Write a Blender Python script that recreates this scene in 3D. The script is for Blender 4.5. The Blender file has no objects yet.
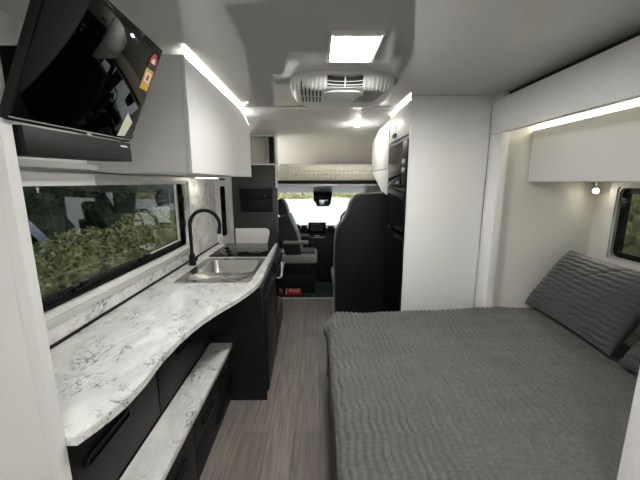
import bpy, bmesh, math, random
from mathutils import Vector, Matrix, noise
from mathutils.geometry import tessellate_polygon
random.seed(4)
PI = math.pi
S = bpy.context.scene
COL = S.collection

# ------------------------------------------------------------------ materials
def new_mat(name):
    m = bpy.data.materials.new(name); m.use_nodes = True
    return m, m.node_tree.nodes, m.node_tree.links, m.node_tree.nodes['Principled BSDF']

def mat(name, col, rough=0.5, metal=0.0, spec=0.5, coat=0.0, bump=0.0, bscale=40.0, vary=0.0, ior=None):
    m, N, L, b = new_mat(name)
    b.inputs['Base Color'].default_value = (*col, 1)
    b.inputs['Roughness'].default_value = rough
    b.inputs['Metallic'].default_value = metal
    b.inputs['Specular IOR Level'].default_value = spec
    b.inputs['Coat Weight'].default_value = coat
    b.inputs['Coat Roughness'].default_value = 0.04
    if ior: b.inputs['IOR'].default_value = ior
    tc = N.new('ShaderNodeTexCoord')
    nz = N.new('ShaderNodeTexNoise'); nz.inputs['Scale'].default_value = bscale
    nz.inputs['Detail'].default_value = 3
    L.new(tc.outputs['Object'], nz.inputs['Vector'])
    if vary:
        mr = N.new('ShaderNodeMapRange')
        mr.inputs['To Min'].default_value = 1 - vary; mr.inputs['To Max'].default_value = 1 + vary
        L.new(nz.outputs['Fac'], mr.inputs['Value'])
        mx = N.new('ShaderNodeVectorMath'); mx.operation = 'SCALE'
        mx.inputs[0].default_value = col
        L.new(mr.outputs[0], mx.inputs['Scale']); L.new(mx.outputs[0], b.inputs['Base Color'])
    if bump:
        bp = N.new('ShaderNodeBump'); bp.inputs['Strength'].default_value = bump
        bp.inputs['Distance'].default_value = 0.002
        L.new(nz.outputs['Fac'], bp.inputs['Height']); L.new(bp.outputs[0], b.inputs['Normal'])
    return m

def emit(name, col, strength):
    m, N, L, b = new_mat(name)
    N.remove(b)
    e = N.new('ShaderNodeEmission'); e.inputs[0].default_value = (*col, 1); e.inputs[1].default_value = strength
    L.new(e.outputs[0], N['Material Output'].inputs[0])
    return m

def glass_mat(name, tint, refl=1.0):
    m, N, L, b = new_mat(name)
    N.remove(b)
    t = N.new('ShaderNodeBsdfTransparent'); t.inputs[0].default_value = (*tint, 1)
    g = N.new('ShaderNodeBsdfGlossy'); g.inputs['Roughness'].default_value = 0.01
    f = N.new('ShaderNodeFresnel')
    ge = N.new('ShaderNodeNewGeometry'); ma = N.new('ShaderNodeMath'); ma.operation = 'MULTIPLY_ADD'
    ma.inputs[1].default_value = 1 / 1.5 - 1.5; ma.inputs[2].default_value = 1.5     # same reflectance on both faces
    L.new(ge.outputs['Backfacing'], ma.inputs[0]); L.new(ma.outputs[0], f.inputs[0])
    mu = N.new('ShaderNodeMath'); mu.operation = 'MULTIPLY'; mu.inputs[1].default_value = refl
    L.new(f.outputs[0], mu.inputs[0])
    mx = N.new('ShaderNodeMixShader')
    L.new(mu.outputs[0], mx.inputs[0]); L.new(t.outputs[0], mx.inputs[1]); L.new(g.outputs[0], mx.inputs[2])
    L.new(mx.outputs[0], N['Material Output'].inputs[0])
    return m

def marble_mat(name):
    m, N, L, b = new_mat(name)
    tc = N.new('ShaderNodeTexCoord')
    def vein(scale, dist, lo, hi, seed, detail=6):
        mp = N.new('ShaderNodeMapping'); mp.inputs['Location'].default_value = (seed, seed * 2, seed)
        mp.inputs['Rotation'].default_value = (0, 0, 0.6); mp.inputs['Scale'].default_value = (1.7, 1, 1)
        L.new(tc.outputs['Object'], mp.inputs[0])
        n = N.new('ShaderNodeTexNoise'); n.inputs['Scale'].default_value = scale
        n.inputs['Detail'].default_value = detail; n.inputs['Roughness'].default_value = 0.58
        n.inputs['Distortion'].default_value = dist
        L.new(mp.outputs[0], n.inputs[0])
        s = N.new('ShaderNodeMath'); s.operation = 'SUBTRACT'; s.inputs[1].default_value = 0.5
        L.new(n.outputs['Fac'], s.inputs[0])
        a = N.new('ShaderNodeMath'); a.operation = 'ABSOLUTE'; L.new(s.outputs[0], a.inputs[0])
        r = N.new('ShaderNodeMapRange'); r.inputs['From Min'].default_value = lo; r.inputs['From Max'].default_value = hi
        r.inputs['To Min'].default_value = 1; r.inputs['To Max'].default_value = 0
        L.new(a.outputs[0], r.inputs[0]); return r.outputs[0]
    v1 = vein(5, 0.9, 0.0, 0.018, 1.3); v2 = vein(14, 0.5, 0.0, 0.02, 5.1); v3 = vein(2.6, 0.8, 0.0, 0.16, 8.7, 4)
    mask = N.new('ShaderNodeTexNoise'); mask.inputs['Scale'].default_value = 6; mask.inputs['Detail'].default_value = 2
    L.new(tc.outputs['Object'], mask.inputs[0])
    mr = N.new('ShaderNodeMapRange'); mr.inputs['From Min'].default_value = .42; mr.inputs['From Max'].default_value = .6
    L.new(mask.outputs['Fac'], mr.inputs[0])
    def mul(a, k):
        q = N.new('ShaderNodeMath'); q.operation = 'MULTIPLY'; L.new(a, q.inputs[0])
        if isinstance(k, float): q.inputs[1].default_value = k
        else: L.new(k, q.inputs[1])
        return q.outputs[0]
    def add(a, c):
        q = N.new('ShaderNodeMath'); q.operation = 'ADD'; q.use_clamp = True; L.new(a, q.inputs[0]); L.new(c, q.inputs[1]); return q.outputs[0]
    tot = add(add(mul(mul(v1, mr.outputs[0]), 0.8), mul(mul(v2, mr.outputs[0]), 0.45)), mul(v3, 0.3))
    cr = N.new('ShaderNodeMix'); cr.data_type = 'RGBA'
    cr.inputs[6].default_value = (0.80, 0.80, 0.775, 1); cr.inputs[7].default_value = (0.17, 0.17, 0.17, 1)
    L.new(tot, cr.inputs[0]); L.new(cr.outputs[2], b.inputs['Base Color'])
    b.inputs['Roughness'].default_value = 0.09
    b.inputs['Coat Weight'].default_value = 0.12; b.inputs['Coat Roughness'].default_value = 0.03; b.inputs['Specular IOR Level'].default_value = 0.38
    return m

def floor_mat():
    m, N, L, b = new_mat('plank vinyl')
    tc = N.new('ShaderNodeTexCoord')
    mp = N.new('ShaderNodeMapping'); mp.inputs['Rotation'].default_value = (0, 0, PI / 2)
    mp.inputs['Location'].default_value = (0.3, 0.06, 0)
    L.new(tc.outputs['Object'], mp.inputs[0])
    br = N.new('ShaderNodeTexBrick'); br.inputs['Scale'].default_value = 1
    br.inputs['Brick Width'].default_value = 1.25; br.inputs['Row Height'].default_value = 0.165
    br.inputs['Mortar Size'].default_value = 0.0018; br.inputs['Mortar Smooth'].default_value = 0.2
    br.inputs['Color1'].default_value = (0.155, 0.136, 0.118, 1); br.inputs['Color2'].default_value = (0.225, 0.198, 0.175, 1)
    br.inputs['Mortar'].default_value = (0.09, 0.08, 0.07, 1)
    L.new(mp.outputs[0], br.inputs[0])
    m2 = N.new('ShaderNodeMapping'); m2.inputs['Scale'].default_value = (34, 2.2, 1)
    L.new(tc.outputs['Object'], m2.inputs[0])
    n = N.new('ShaderNodeTexNoise'); n.inputs['Scale'].default_value = 1.6; n.inputs['Detail'].default_value = 6
    n.inputs['Distortion'].default_value = 0.6
    L.new(m2.outputs[0], n.inputs[0])
    r = N.new('ShaderNodeMapRange'); r.inputs['From Min'].default_value = .3; r.inputs['From Max'].default_value = .7
    r.inputs['To Min'].default_value = 0.68; r.inputs['To Max'].default_value = 1.28
    L.new(n.outputs['Fac'], r.inputs[0])
    v = N.new('ShaderNodeVectorMath'); v.operation = 'SCALE'
    L.new(br.outputs['Color'], v.inputs[0]); L.new(r.outputs[0], v.inputs['Scale'])
    L.new(v.outputs[0], b.inputs['Base Color'])
    b.inputs['Roughness'].default_value = 0.42
    bp = N.new('ShaderNodeBump'); bp.inputs['Strength'].default_value = 0.25; bp.inputs['Distance'].default_value = 0.001
    L.new(n.outputs['Fac'], bp.inputs['Height']); L.new(bp.outputs[0], b.inputs['Normal'])
    return m

def fabric_mat(name, col, sc=260, sheen=0.3, st=(1, .35, 1), dist=.001):
    m, N, L, b = new_mat(name)
    tc = N.new('ShaderNodeTexCoord')
    mp = N.new('ShaderNodeMapping'); mp.inputs['Scale'].default_value = st; L.new(tc.outputs['Object'], mp.inputs[0])
    n = N.new('ShaderNodeTexNoise'); n.inputs['Scale'].default_value = sc; n.inputs['Detail'].default_value = 3
    L.new(mp.outputs[0], n.inputs[0])
    r = N.new('ShaderNodeMapRange'); r.inputs['From Min'].default_value = .3; r.inputs['From Max'].default_value = .7
    r.inputs['To Min'].default_value = .72; r.inputs['To Max'].default_value = 1.28
    L.new(n.outputs['Fac'], r.inputs[0])
    v = N.new('ShaderNodeVectorMath'); v.operation = 'SCALE'; v.inputs[0].default_value = col
    L.new(r.outputs[0], v.inputs['Scale']); L.new(v.outputs[0], b.inputs['Base Color'])
    b.inputs['Roughness'].default_value = 0.72; b.inputs['Sheen Weight'].default_value = sheen
    b.inputs['Sheen Roughness'].default_value = 0.4
    bp = N.new('ShaderNodeBump'); bp.inputs['Strength'].default_value = 0.5; bp.inputs['Distance'].default_value = dist
    L.new(n.outputs['Fac'], bp.inputs['Height']); L.new(bp.outputs[0], b.inputs['Normal'])
    return m

def leaf_mat(name, a, c, sc=9):
    m, N, L, b = new_mat(name)
    tc = N.new('ShaderNodeTexCoord')
    n = N.new('ShaderNodeTexNoise'); n.inputs['Scale'].default_value = sc; n.inputs['Detail'].default_value = 5
    L.new(tc.outputs['Object'], n.inputs[0])
    mx = N.new('ShaderNodeMix'); mx.data_type = 'RGBA'; mx.inputs[6].default_value = (*a, 1); mx.inputs[7].default_value = (*c, 1)
    r = N.new('ShaderNodeMapRange'); r.inputs['From Min'].default_value = .38; r.inputs['From Max'].default_value = .62
    L.new(n.outputs['Fac'], r.inputs[0]); L.new(r.outputs[0], mx.inputs[0]); L.new(mx.outputs[2], b.inputs['Base Color'])
    b.inputs['Roughness'].default_value = 0.8
    return m

M = dict(
    panel=mat('white laminate', (.78, .78, .765), .3, spec=.4, bump=.02, bscale=300),
    cabinet=mat('gloss white cabinet', (.72, .72, .70), .48, bump=.01, bscale=200),
    alcove=mat('warm white alcove panel', (.76, .75, .69), .45, bump=.03, bscale=200),
    ceil=mat('gloss ceiling panel', (.52, .525, .50), .015, ior=2.4),
    luton=mat('matte luton lining', (.86, .85, .83), .6, bump=.05, bscale=400),
    wallw=mat('white wall board', (.74, .735, .72), .4, bump=.03, bscale=150),
    greyp=mat('grey trim', (.5, .5, .48), .35),
    black=mat('satin black cabinet', (.0075, .0078, .0085), .45, spec=.3, bump=.04, bscale=500),
    blackm=mat('matte black metal', (.004, .004, .004), .4, spec=.25),
    blackg=mat('gloss black', (.004, .004, .0045), .08, spec=.25),
    screen=mat('tv screen glass', (.0012, .0012, .0014), .03, spec=.22),
    blackp=mat('black plastic', (.006, .006, .0065), .5, spec=.25, bump=.1, bscale=400),
    charcoal=mat('charcoal laminate', (.042, .044, .042), .4, bump=.03, bscale=300),
    steel=mat('brushed stainless', (.58, .57, .54), .24, metal=1, bump=.03, bscale=90),
    alu=mat('window aluminium', (.62, .62, .6), .3, metal=.4),
    chrome=mat('chrome', (.8, .8, .8), .08, metal=1),
    lpanel=mat('air conditioner plastic', (.62, .62, .6), .35),
    dark=mat('dark recess', (.006, .006, .006), .7),
    seatf=fabric_mat('charcoal seat cloth', (.017, .017, .018)),
    seatl=mat('light grey seat vinyl', (.2, .2, .19), .45, bump=.1, bscale=120),
    cream=mat('cream vinyl', (.7, .68, .58), .5),
    quilt=fabric_mat('grey quilt cotton', (.088, .089, .083), 110, .2, (.16, 1, 1), .002),
    pil=fabric_mat('slate pillow cotton', (.060, .062, .067), 240, .2),
    matt=fabric_mat('cream quilted cover', (.75, .72, .6), 120, .1),
    carpet=fabric_mat('black cab carpet', (.004, .004, .0045), 160, 0),
    matm=fabric_mat('dark green floor mat', (.008, .028, .03), 200, 0),
    red=mat('red tag', (.55, .02, .02), .4), white=mat('white print', (.85, .85, .85), .5),
    gold=mat('gold sticker', (.62, .38, .05), .4), patch=mat('pale paper', (.62, .64, .5), .5),
    blackprint=mat('black print', (.01, .01, .01), .5),
    marble=marble_mat('white veined marble'), floor=floor_mat(),
    tint=glass_mat('tinted acrylic', (.50, .52, .50), 1.3), clear=glass_mat('windscreen glass', (.93, .95, .94)),
    lamp=emit('lamp diffuser', (1, .985, .96), 38), led=emit('led strip', (1, .98, .93), 6),
    warm=emit('warm led strip', (1, .93, .76), 3.6), spot=emit('spot lens', (1, .92, .75), 30),
    hedge=leaf_mat('hedge leaves', (.05, .06, .02), (.30, .30, .12)),
    dry=leaf_mat('yellow dry grass', (.32, .30, .12), (.5, .47, .26), 3),
    pine=leaf_mat('dark leaves', (.008, .014, .008), (.035, .05, .025), 5),
    gravel=leaf_mat('pale gravel', (.20, .20, .185), (.38, .375, .355), 7),
    carp=mat('blue grey car paint', (.16, .18, .27), .25, coat=.5), carw=mat('white car paint', (.6, .62, .64), .25),
    tyre=mat('tyre rubber', (.015, .015, .015), .8),
)

# ------------------------------------------------------------------ geometry
class MB:
    def __init__(s): s.bm = bmesh.new()
    def _merge(s, t):
        me = bpy.data.meshes.new('t'); t.to_mesh(me); t.free(); s.bm.from_mesh(me); bpy.data.meshes.remove(me); return s
    def box(s, x0, x1, y0, y1, z0, z1, bev=0.0, seg=2, mtx=None):
        t = bmesh.new(); bmesh.ops.create_cube(t, size=1)
        bmesh.ops.scale(t, vec=(abs(x1 - x0), abs(y1 - y0), abs(z1 - z0)), verts=t.verts)
        if bev: bmesh.ops.bevel(t, geom=t.edges[:], offset=bev, segments=seg, affect='EDGES', profile=.6)
        bmesh.ops.translate(t, vec=((x0 + x1) / 2, (y0 + y1) / 2, (z0 + z1) / 2), verts=t.verts)
        if mtx: bmesh.ops.transform(t, matrix=mtx, verts=t.verts)
        return s._merge(t)
    def prism(s, poly, axis, a, b, holes=(), bev=0.0):
        """poly in the two other axes in order; axis 'x': (y,z), 'y': (x,z), 'z': (x,y)"""
        def P(p, h):
            return {'x': (h, p[0], p[1]), 'y': (p[0], h, p[1]), 'z': (p[0], p[1], h)}[axis]
        t = bmesh.new()
        loops = [list(poly)] + [list(h) for h in holes]
        flat = [p for l in loops for p in l]
        tris = tessellate_polygon([[Vector((p[0], p[1], 0)) for p in l] for l in loops])
        A = [t.verts.new(P(p, a)) for p in flat]; B = [t.verts.new(P(p, b)) for p in flat]
        for tr in tris:
            try: t.faces.new([A[i] for i in tr]); t.faces.new([B[i] for i in reversed(tr)])
            except ValueError: pass
        k = 0
        for l in loops:
            n = len(l)
            for i in range(n):
                j = (i + 1) % n
                t.faces.new((A[k + i], A[k + j], B[k + j], B[k + i]))
            k += n
        bmesh.ops.recalc_face_normals(t, faces=t.faces)
        if bev:
            bmesh.ops.dissolve_limit(t, angle_limit=.01, verts=t.verts, edges=t.edges)
            ed = [e for e in t.edges if len(e.link_faces) == 2 and e.calc_face_angle(0) > .9]
            bmesh.ops.bevel(t, geom=ed, offset=bev, segments=2, affect='EDGES', profile=.6)
        return s._merge(t)
    def tube(s, pts, r, seg=12, closed=False):
        t = bmesh.new(); pts = [Vector(p) for p in pts]; n = len(pts); rings = []
        up = None
        for i, p in enumerate(pts):
            if closed: d = (pts[(i + 1) % n] - pts[i - 1]).normalized()
            else: d = (pts[min(i + 1, n - 1)] - pts[max(i - 1, 0)]).normalized()
            if up is None: up = d.orthogonal().normalized()
            up = (up - d * up.dot(d)).normalized(); sd = d.cross(up)
            rr = r[i] if isinstance(r, (list, tuple)) else r
            rings.append([t.verts.new(p + (up * math.cos(a) + sd * math.sin(a)) * rr) for a in [2 * PI * k / seg for k in range(seg)]])
        for i in range(n if closed else n - 1):
            A, B = rings[i], rings[(i + 1) % n]
            for k in range(seg): t.faces.new((A[k], A[(k + 1) % seg], B[(k + 1) % seg], B[k]))
        if not closed:
            t.faces.new(list(reversed(rings[0]))); t.faces.new(rings[-1])
        bmesh.ops.recalc_face_normals(t, faces=t.faces)
        return s._merge(t)
    def cyl(s, c, axis, r, h, seg=24, r2=None):
        d = {'x': Vector((1, 0, 0)), 'y': Vector((0, 1, 0)), 'z': Vector((0, 0, 1))}[axis] if isinstance(axis, str) else Vector(axis).normalized()
        c = Vector(c)
        return s.tube([c, c + d * h], [r, r if r2 is None else r2], seg)
    def blob(s, c, r, p=2.0, seg=28, rings=18, mtx=None, jit=0, js=3):
        t = bmesh.new(); bmesh.ops.create_uvsphere(t, u_segments=seg, v_segments=rings, radius=1)
        for v in t.verts:
            q = v.co; k = (abs(q.x) ** p + abs(q.y) ** p + abs(q.z) ** p) ** (-1 / p)
            q = q * k
            if jit: q = q * (1 + jit * noise.noise(q * js + Vector(c)))
            v.co = Vector((q.x * r[0], q.y * r[1], q.z * r[2]))
        if mtx: bmesh.ops.transform(t, matrix=mtx, verts=t.verts)
        bmesh.ops.translate(t, vec=c, verts=t.verts)
        return s._merge(t)
    def quad(s, *p):
        s.bm.faces.new([s.bm.verts.new(q) for q in p]); return s
    def xf(s, mtx): bmesh.ops.transform(s.bm, matrix=mtx, verts=s.bm.verts); return s
    def bbox(s):
        xs = [v.co for v in s.bm.verts]
        return [min(v[i] for v in xs) for i in range(3)], [max(v[i] for v in xs) for i in range(3)]

WORLD = {}
def link(name, mb, m, parent=None, smooth=True):
    if parent is None:
        lo, hi = mb.bbox(); o0 = Vector(((lo[0] + hi[0]) / 2, (lo[1] + hi[1]) / 2, lo[2]))
    else: o0 = WORLD[parent]
    bmesh.ops.translate(mb.bm, vec=-o0, verts=mb.bm.verts)
    me = bpy.data.meshes.new(name); mb.bm.to_mesh(me); mb.bm.free()
    if smooth:
        for p in me.polygons: p.use_smooth = True
        me.set_sharp_from_angle(angle=math.radians(38))
    me.materials.append(M[m] if isinstance(m, str) else m)
    o = bpy.data.objects.new(name, me); COL.objects.link(o)
    if parent is None: o.location = o0
    else: o.parent = parent
    WORLD[o] = o0
    return o
def tag(o, label, cat, group=None, kind=None):
    o['label'] = label; o['category'] = cat
    if group: o['group'] = group
    if kind: o['kind'] = kind
    return o
def thing(name, label, cat, loc, group=None, kind=None):
    o = bpy.data.objects.new(name, None); COL.objects.link(o); o.location = loc; o.empty_display_size = .1
    WORLD[o] = Vector(loc)
    return tag(o, label, cat, group, kind)
def solo(name, mb, m, label, cat, group=None, smooth=True): return tag(link(name, mb, m, None, smooth), label, cat, group)
def struct(name, mb, m, label=None, parent=None, cat=None, smooth=True):
    o = link(name, mb, m, parent, smooth)
    if parent is None:
        o['kind'] = 'structure'
        if label: o['label'] = label; o['category'] = cat or name.split('_')[0]
    return o
def stadium(cx, cy, w, h, n=10):
    r = h / 2; pts = []
    for k in range(n + 1):
        a = -PI / 2 + PI * k / n; pts.append((cx + w / 2 - r + r * math.cos(a), cy + r * math.sin(a)))
    for k in range(n + 1):
        a = PI / 2 + PI * k / n; pts.append((cx - w / 2 + r + r * math.cos(a), cy + r * math.sin(a)))
    return pts
def rrect(x0, x1, y0, y1, r, n=6):
    pts = []
    for cx, cy, a0 in ((x1 - r, y0 + r, -PI / 2), (x1 - r, y1 - r, 0), (x0 + r, y1 - r, PI / 2), (x0 + r, y0 + r, PI)):
        for k in range(n + 1):
            a = a0 + PI / 2 * k / n; pts.append((cx + r * math.cos(a), cy + r * math.sin(a)))
    return pts
def rect(x0, x1, y0, y1): return [(x0, y0), (x1, y0), (x1, y1), (x0, y1)]
def text_part(name, body, size, m, parent, mtx, ext=.0008):
    c = bpy.data.curves.new('t', 'FONT'); c.body = body; c.size = size; c.extrude = ext; c.align_x = 'CENTER'; c.align_y = 'CENTER'
    o = bpy.data.objects.new('t', c); COL.objects.link(o)
    bpy.context.view_layer.update()
    me = bpy.data.meshes.new_from_object(o.evaluated_get(bpy.context.evaluated_depsgraph_get()))
    bpy.data.objects.remove(o)
    b = MB(); b.bm.from_mesh(me); b.xf(mtx); bpy.data.meshes.remove(me)
    return link(name, b, m, parent, False)

WL, WR, ZC, AO = -1.12, 1.25, 2.18, 2.0      # left wall, right wall, ceiling, outer face of the bed alcove

# ------------------------------------------------------------------ room shell
struct('floor', MB().box(-1.2, 1.35, -1.2, 4.12, -.06, 0), 'floor', 'grey brown wood plank vinyl floor', cat='floor')
struct('ceiling', MB().box(-1.2, 1.35, -1.2, 2.72, ZC, ZC + .05), 'ceil', 'glossy pale grey ceiling panel', cat='ceiling')
lut = [(2.72, 2.172), (3.4, 2.172), (3.9, 2.168), (4.22, 2.156), (4.42, 2.12), (4.62, 2.06), (4.80, 1.985), (4.97, 1.88), (5.12, 1.76), (5.3, 1.55)]
struct('ceiling_front', MB().prism(lut + [(5.36, 1.55), (5.2, 1.9), (4.92, 2.06), (4.5, 2.17), (4.0, 2.23), (2.72, 2.23)], 'x', -1.2, 1.35), 'luton', 'matt grey sloping lining over the cab', cat='ceiling')
# joint strip at the end of the gloss ceiling
struct('trim_1', MB().box(-.6, .64, 2.712, 2.73, 2.164, 2.176, .002), 'white', 'thin white joint strip across the ceiling end', cat='trim')

WY0, WY1, WZ0, WZ1 = 1.16, 2.66, 1.05, 1.585      # left window opening
struct('wall_left', MB().prism([(-1.2, 0), (4.12, 0), (4.12, 2.2), (-1.2, 2.2)], 'x', WL - .05, WL, holes=[rect(WY0, WY1, WZ0, WZ1)]), 'wallw', 'white wall board behind the kitchen', cat='wall')
struct('wall_right', MB().box(WR + .02, WR + .07, 2.26, 4.12, 0, 2.2).box(WR + .02, WR + .07, -1.2, .74, 0, 2.2), 'wallw', 'white wall on the fridge side', cat='wall')
struct('wall_back', MB().box(-1.2, 1.35, -1.25, -1.2, -.05, 2.2), 'wallw', 'white wall at the rear of the cabin', cat='wall')
# rear partitions on both sides of the camera
p = struct('wall_rear_left', MB().box(WL, -.714, .716, .742, 0, ZC, .002), 'wallw', 'white partition panel at the left edge', cat='wall')
struct('trim_2', MB().box(-.711, -.679, .712, .742, 0, ZC, .003), 'wallw', 'pale corner trim on the left partition', cat='trim')
struct('wall_rear_right', MB().box(.86, WR + .02, .72, .755, 0, ZC, .003), 'wallw', 'white partition panel at the right edge', cat='wall')

# bed alcove (slide-out)
FZ1, FZ0 = 2.138, 1.912
struct('trim_3', MB().box(WR, WR + .05, .756, 2.355, FZ0, FZ1, .003), 'panel', 'white fascia board above the bed alcove', cat='trim')
struct('trim_4', MB().box(WR, WR + .05, 2.195, 2.355, 0, FZ0 - .001, .003), 'panel', 'white upright post of the bed alcove', cat='trim')
struct('trim_5', MB().box(WR + .055, WR + .10, .756, 2.355, 2.003, 2.179), 'dark', 'dark seal above the alcove fascia', cat='trim')
struct('wall_alcove', MB().box(WR + .05, AO + .04, 2.25, 2.29, 0, 2.0), 'alcove', 'cream side wall of the bed alcove', cat='wall')
struct('wall_alcove_rear', MB().box(WR + .05, AO + .04, .70, .74, 0, 2.0), 'alcove', 'near side wall of the bed alcove', cat='wall')
struct('ceiling_alcove', MB().box(WR + .05, AO + .04, .74, 2.25, 1.965, 2.0), 'alcove', 'cream ceiling of the bed alcove', cat='ceiling')
RY0, RY1, RZ0, RZ1 = 1.25, 2.075, 1.07, 1.555
struct('wall_outer', MB().prism(rect(.74, 2.25, 0, 1.965), 'x', AO, AO + .05, holes=[rrect(RY0, RY1, RZ0, RZ1, .05)]), 'alcove', 'cream outer wall at the head of the bed', cat='wall')

# ------------------------------------------------------------------ left kitchen wall
bx = MB().prism(rect(.76, 3.46, .905, 1.618), 'x', WL + .0006, WL + .012, holes=[rect(WY0 - .002, WY1 + .002, WZ0 - .002, WZ1 + .002)])
solo('splashback', bx, 'marble', 'white veined marble splashback around the long kitchen window', 'splashback')
solo('seal_strip', MB().box(WL + .012, WL + .022, .76, 3.46, .9005, .912), 'blackp', 'thin black seal line where worktop meets splashback', 'seal')

w = thing('window_1', 'long tinted window in a silver frame above the worktop', 'window', (WL, (WY0 + WY1) / 2, WZ0), kind='structure')
def ring(y0, y1, z0, z1, t, xa, xb, r=.02):
    return MB().prism(rrect(y0, y1, z0, z1, r), 'x', xa, xb, holes=[rrect(y0 + t, y1 - t, z0 + t, z1 - t, r * .8)])
link('window_frame', ring(WY0 - .055, WY1 + .055, WZ0 - .055, WZ1 + .032, .030, WL + .012, WL + .034), 'alu', w)
link('inner_frame', ring(WY0 - .026, WY1 + .026, WZ0 - .026, WZ1 + .004, .026, WL - .03, WL + .026, .012), 'cabinet', w)
link('frame_gasket', ring(WY0 - .002, WY1 + .002, WZ0 - .002, WZ1 + .002, .012, WL - .045, WL - .012, .01), 'blackp', w)
link('pane', MB().box(WL - .052, WL - .046, WY0 - .01, WY1 + .01, WZ0 - .01, WZ1 + .01), 'tint', w)
link('pane_rail', MB().box(WL - .044, WL - .030, WY0 + .01, WY1 - .01, WZ0 + .010, WZ0 + .036, .003).box(WL - .044, WL - .034, WY0 + .01, WY1 - .01, WZ0 + .040, WZ0 + .048, .002), 'blackp', w)
link('side_rail', MB().box(WL - .044, WL - .03, WY1 - .055, WY1 - .012, WZ0 + .02, WZ1 - .01, .003), 'blackp', w)
link('stay_arm', MB().box(WL - .028, WL - .016, WY1 - .10, WY1 - .072, WZ0 + .05, WZ1 - .02, .003), 'alu', w)
link('stay_arm', MB().tube([(WL - .03, WY1 - .05, WZ0 + .05), (WL - .022, WY1 - .13, WZ0 + .055), (WL - .02, WY1 - .62, WZ0 + .045)], .006), 'greyp', w)
for y in (1.46, 2.02):
    l = link('latch', MB().box(WL - .03, WL - .008, y - .05, y + .05, WZ0 + .022, WZ0 + .05, .006), 'blackm', w)
    link('latch_lever', MB().box(WL - .012, WL + .014, y - .022, y + .03, WZ0 + .036, WZ0 + .066, .006), 'blackm', l)
for z in (1.44, 1.22):
    l = link('latch', MB().box(WL - .03, WL - .01, WY1 - .04, WY1 - .008, z - .045, z + .045, .006), 'blackm', w)
    link('latch_lever', MB().box(WL - .014, WL + .012, WY1 - .05, WY1 - .02, z - .02, z + .022, .006), 'blackm', l)
struct('trim_6', MB().box(WL + .001, WL + .06, .76, 1.575, 1.634, 1.662, .006), 'greyp', 'grey rail above the long window', cat='trim')

# entry door beyond the kitchen
d = thing('door_1', 'white entry door with a narrow dark window beyond the cooktop', 'door', (WL, 3.85, 0), kind='structure')
link('door_frame', MB().prism(rect(3.52, 4.09, .001, 2.05), 'x', WL, WL + .03, holes=[rrect(3.58, 4.04, .06, 1.99, .05)]), 'panel', d)
link('door_panel', MB().prism(rrect(3.58, 4.04, .06, 1.99, .05), 'x', WL, WL + .015), 'wallw', d)
link('door_window', MB().prism(rrect(3.63, 3.78, .95, 1.53, .04), 'x', WL + .015, WL + .028), 'blackg', d)
link('door_handle', MB().prism(rrect(3.63, 3.80, 1.60, 1.62, .009), 'x', WL + .015, WL + .03), 'blackm', d)

# worktop
edge = [(-.642, .745), (-.624, .79), (-.608, .84), (-.596, .90), (-.592, 1.0), (-.602, 1.14), (-.596, 1.28), (-.583, 1.38), (-.560, 1.49), (-.528, 1.59), (-.490, 1.69), (-.455, 1.78), (-.424, 1.88), (-.400, 1.98), (-.386, 2.09), (-.382, 2.2), (-.392, 2.45), (-.408, 2.8), (-.43, 3.46)]
bowl = rrect(-.925, -.49, 2.30, 2.705, .05)
wt = MB().prism([(WL + .001, 3.46), (WL + .001, .745), (-.679, .745)] + [(x_ - .012, y_) for x_, y_ in edge], 'z', .873, .90, holes=[bowl])
solo('worktop', wt, 'marble', 'long curved white marble worktop with grey veins along the kitchen', 'worktop')

# sink
sk = thing('sink', 'stainless steel sink with ribbed drainer set in the worktop', 'sink', (-.72, 2.42, .9))
tray = rrect(-.985, -.462, 2.06, 2.765, .03)
inner = rrect(-.92, -.495, 2.305, 2.70, .05)
t = MB().prism(tray, 'z', .9005, .904, holes=[inner])
bm = t.bm; rs = []
for (sc, z) in ((1, .904), (.985, .895), (.96, .80), (.92, .785), (.15, .781)):
    cx, cy = -.7075, 2.5025
    rs.append([bm.verts.new((cx + (q[0] - cx) * sc, cy + (q[1] - cy) * sc, z)) for q in inner])
for a, b2 in zip(rs, rs[1:]):
    for k in range(len(a)): bm.faces.new((a[k], a[(k + 1) % len(a)], b2[(k + 1) % len(a)], b2[k]))
bm.faces.new(rs[-1])
for k in range(5):
    rr = .09 + .052 * k
    for cx, s0 in ((-.95, 0), (-.50, 1)):
        pts = []
        for j in range(9):
            a = (PI * .08 + j * PI * .36 / 8)
            pts.append((cx + (1 if s0 == 0 else -1) * rr * math.cos(a) * .85, 2.30 - .21 * math.sin(a) * (.35 + .13 * k), .9045))
        pts = [q for q in pts if -.975 < q[0] < -.475 and q[1] > 2.075]
        if len(pts) > 2: t.tube(pts, .003, 6)
link('basin', t, 'steel', sk)
link('drain', MB().cyl((-.7075, 2.5025, .7815), 'z', .042, .003, 28).cyl((-.7075, 2.5025, .7845), 'z', .02, .002, 20), 'chrome', sk)

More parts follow.
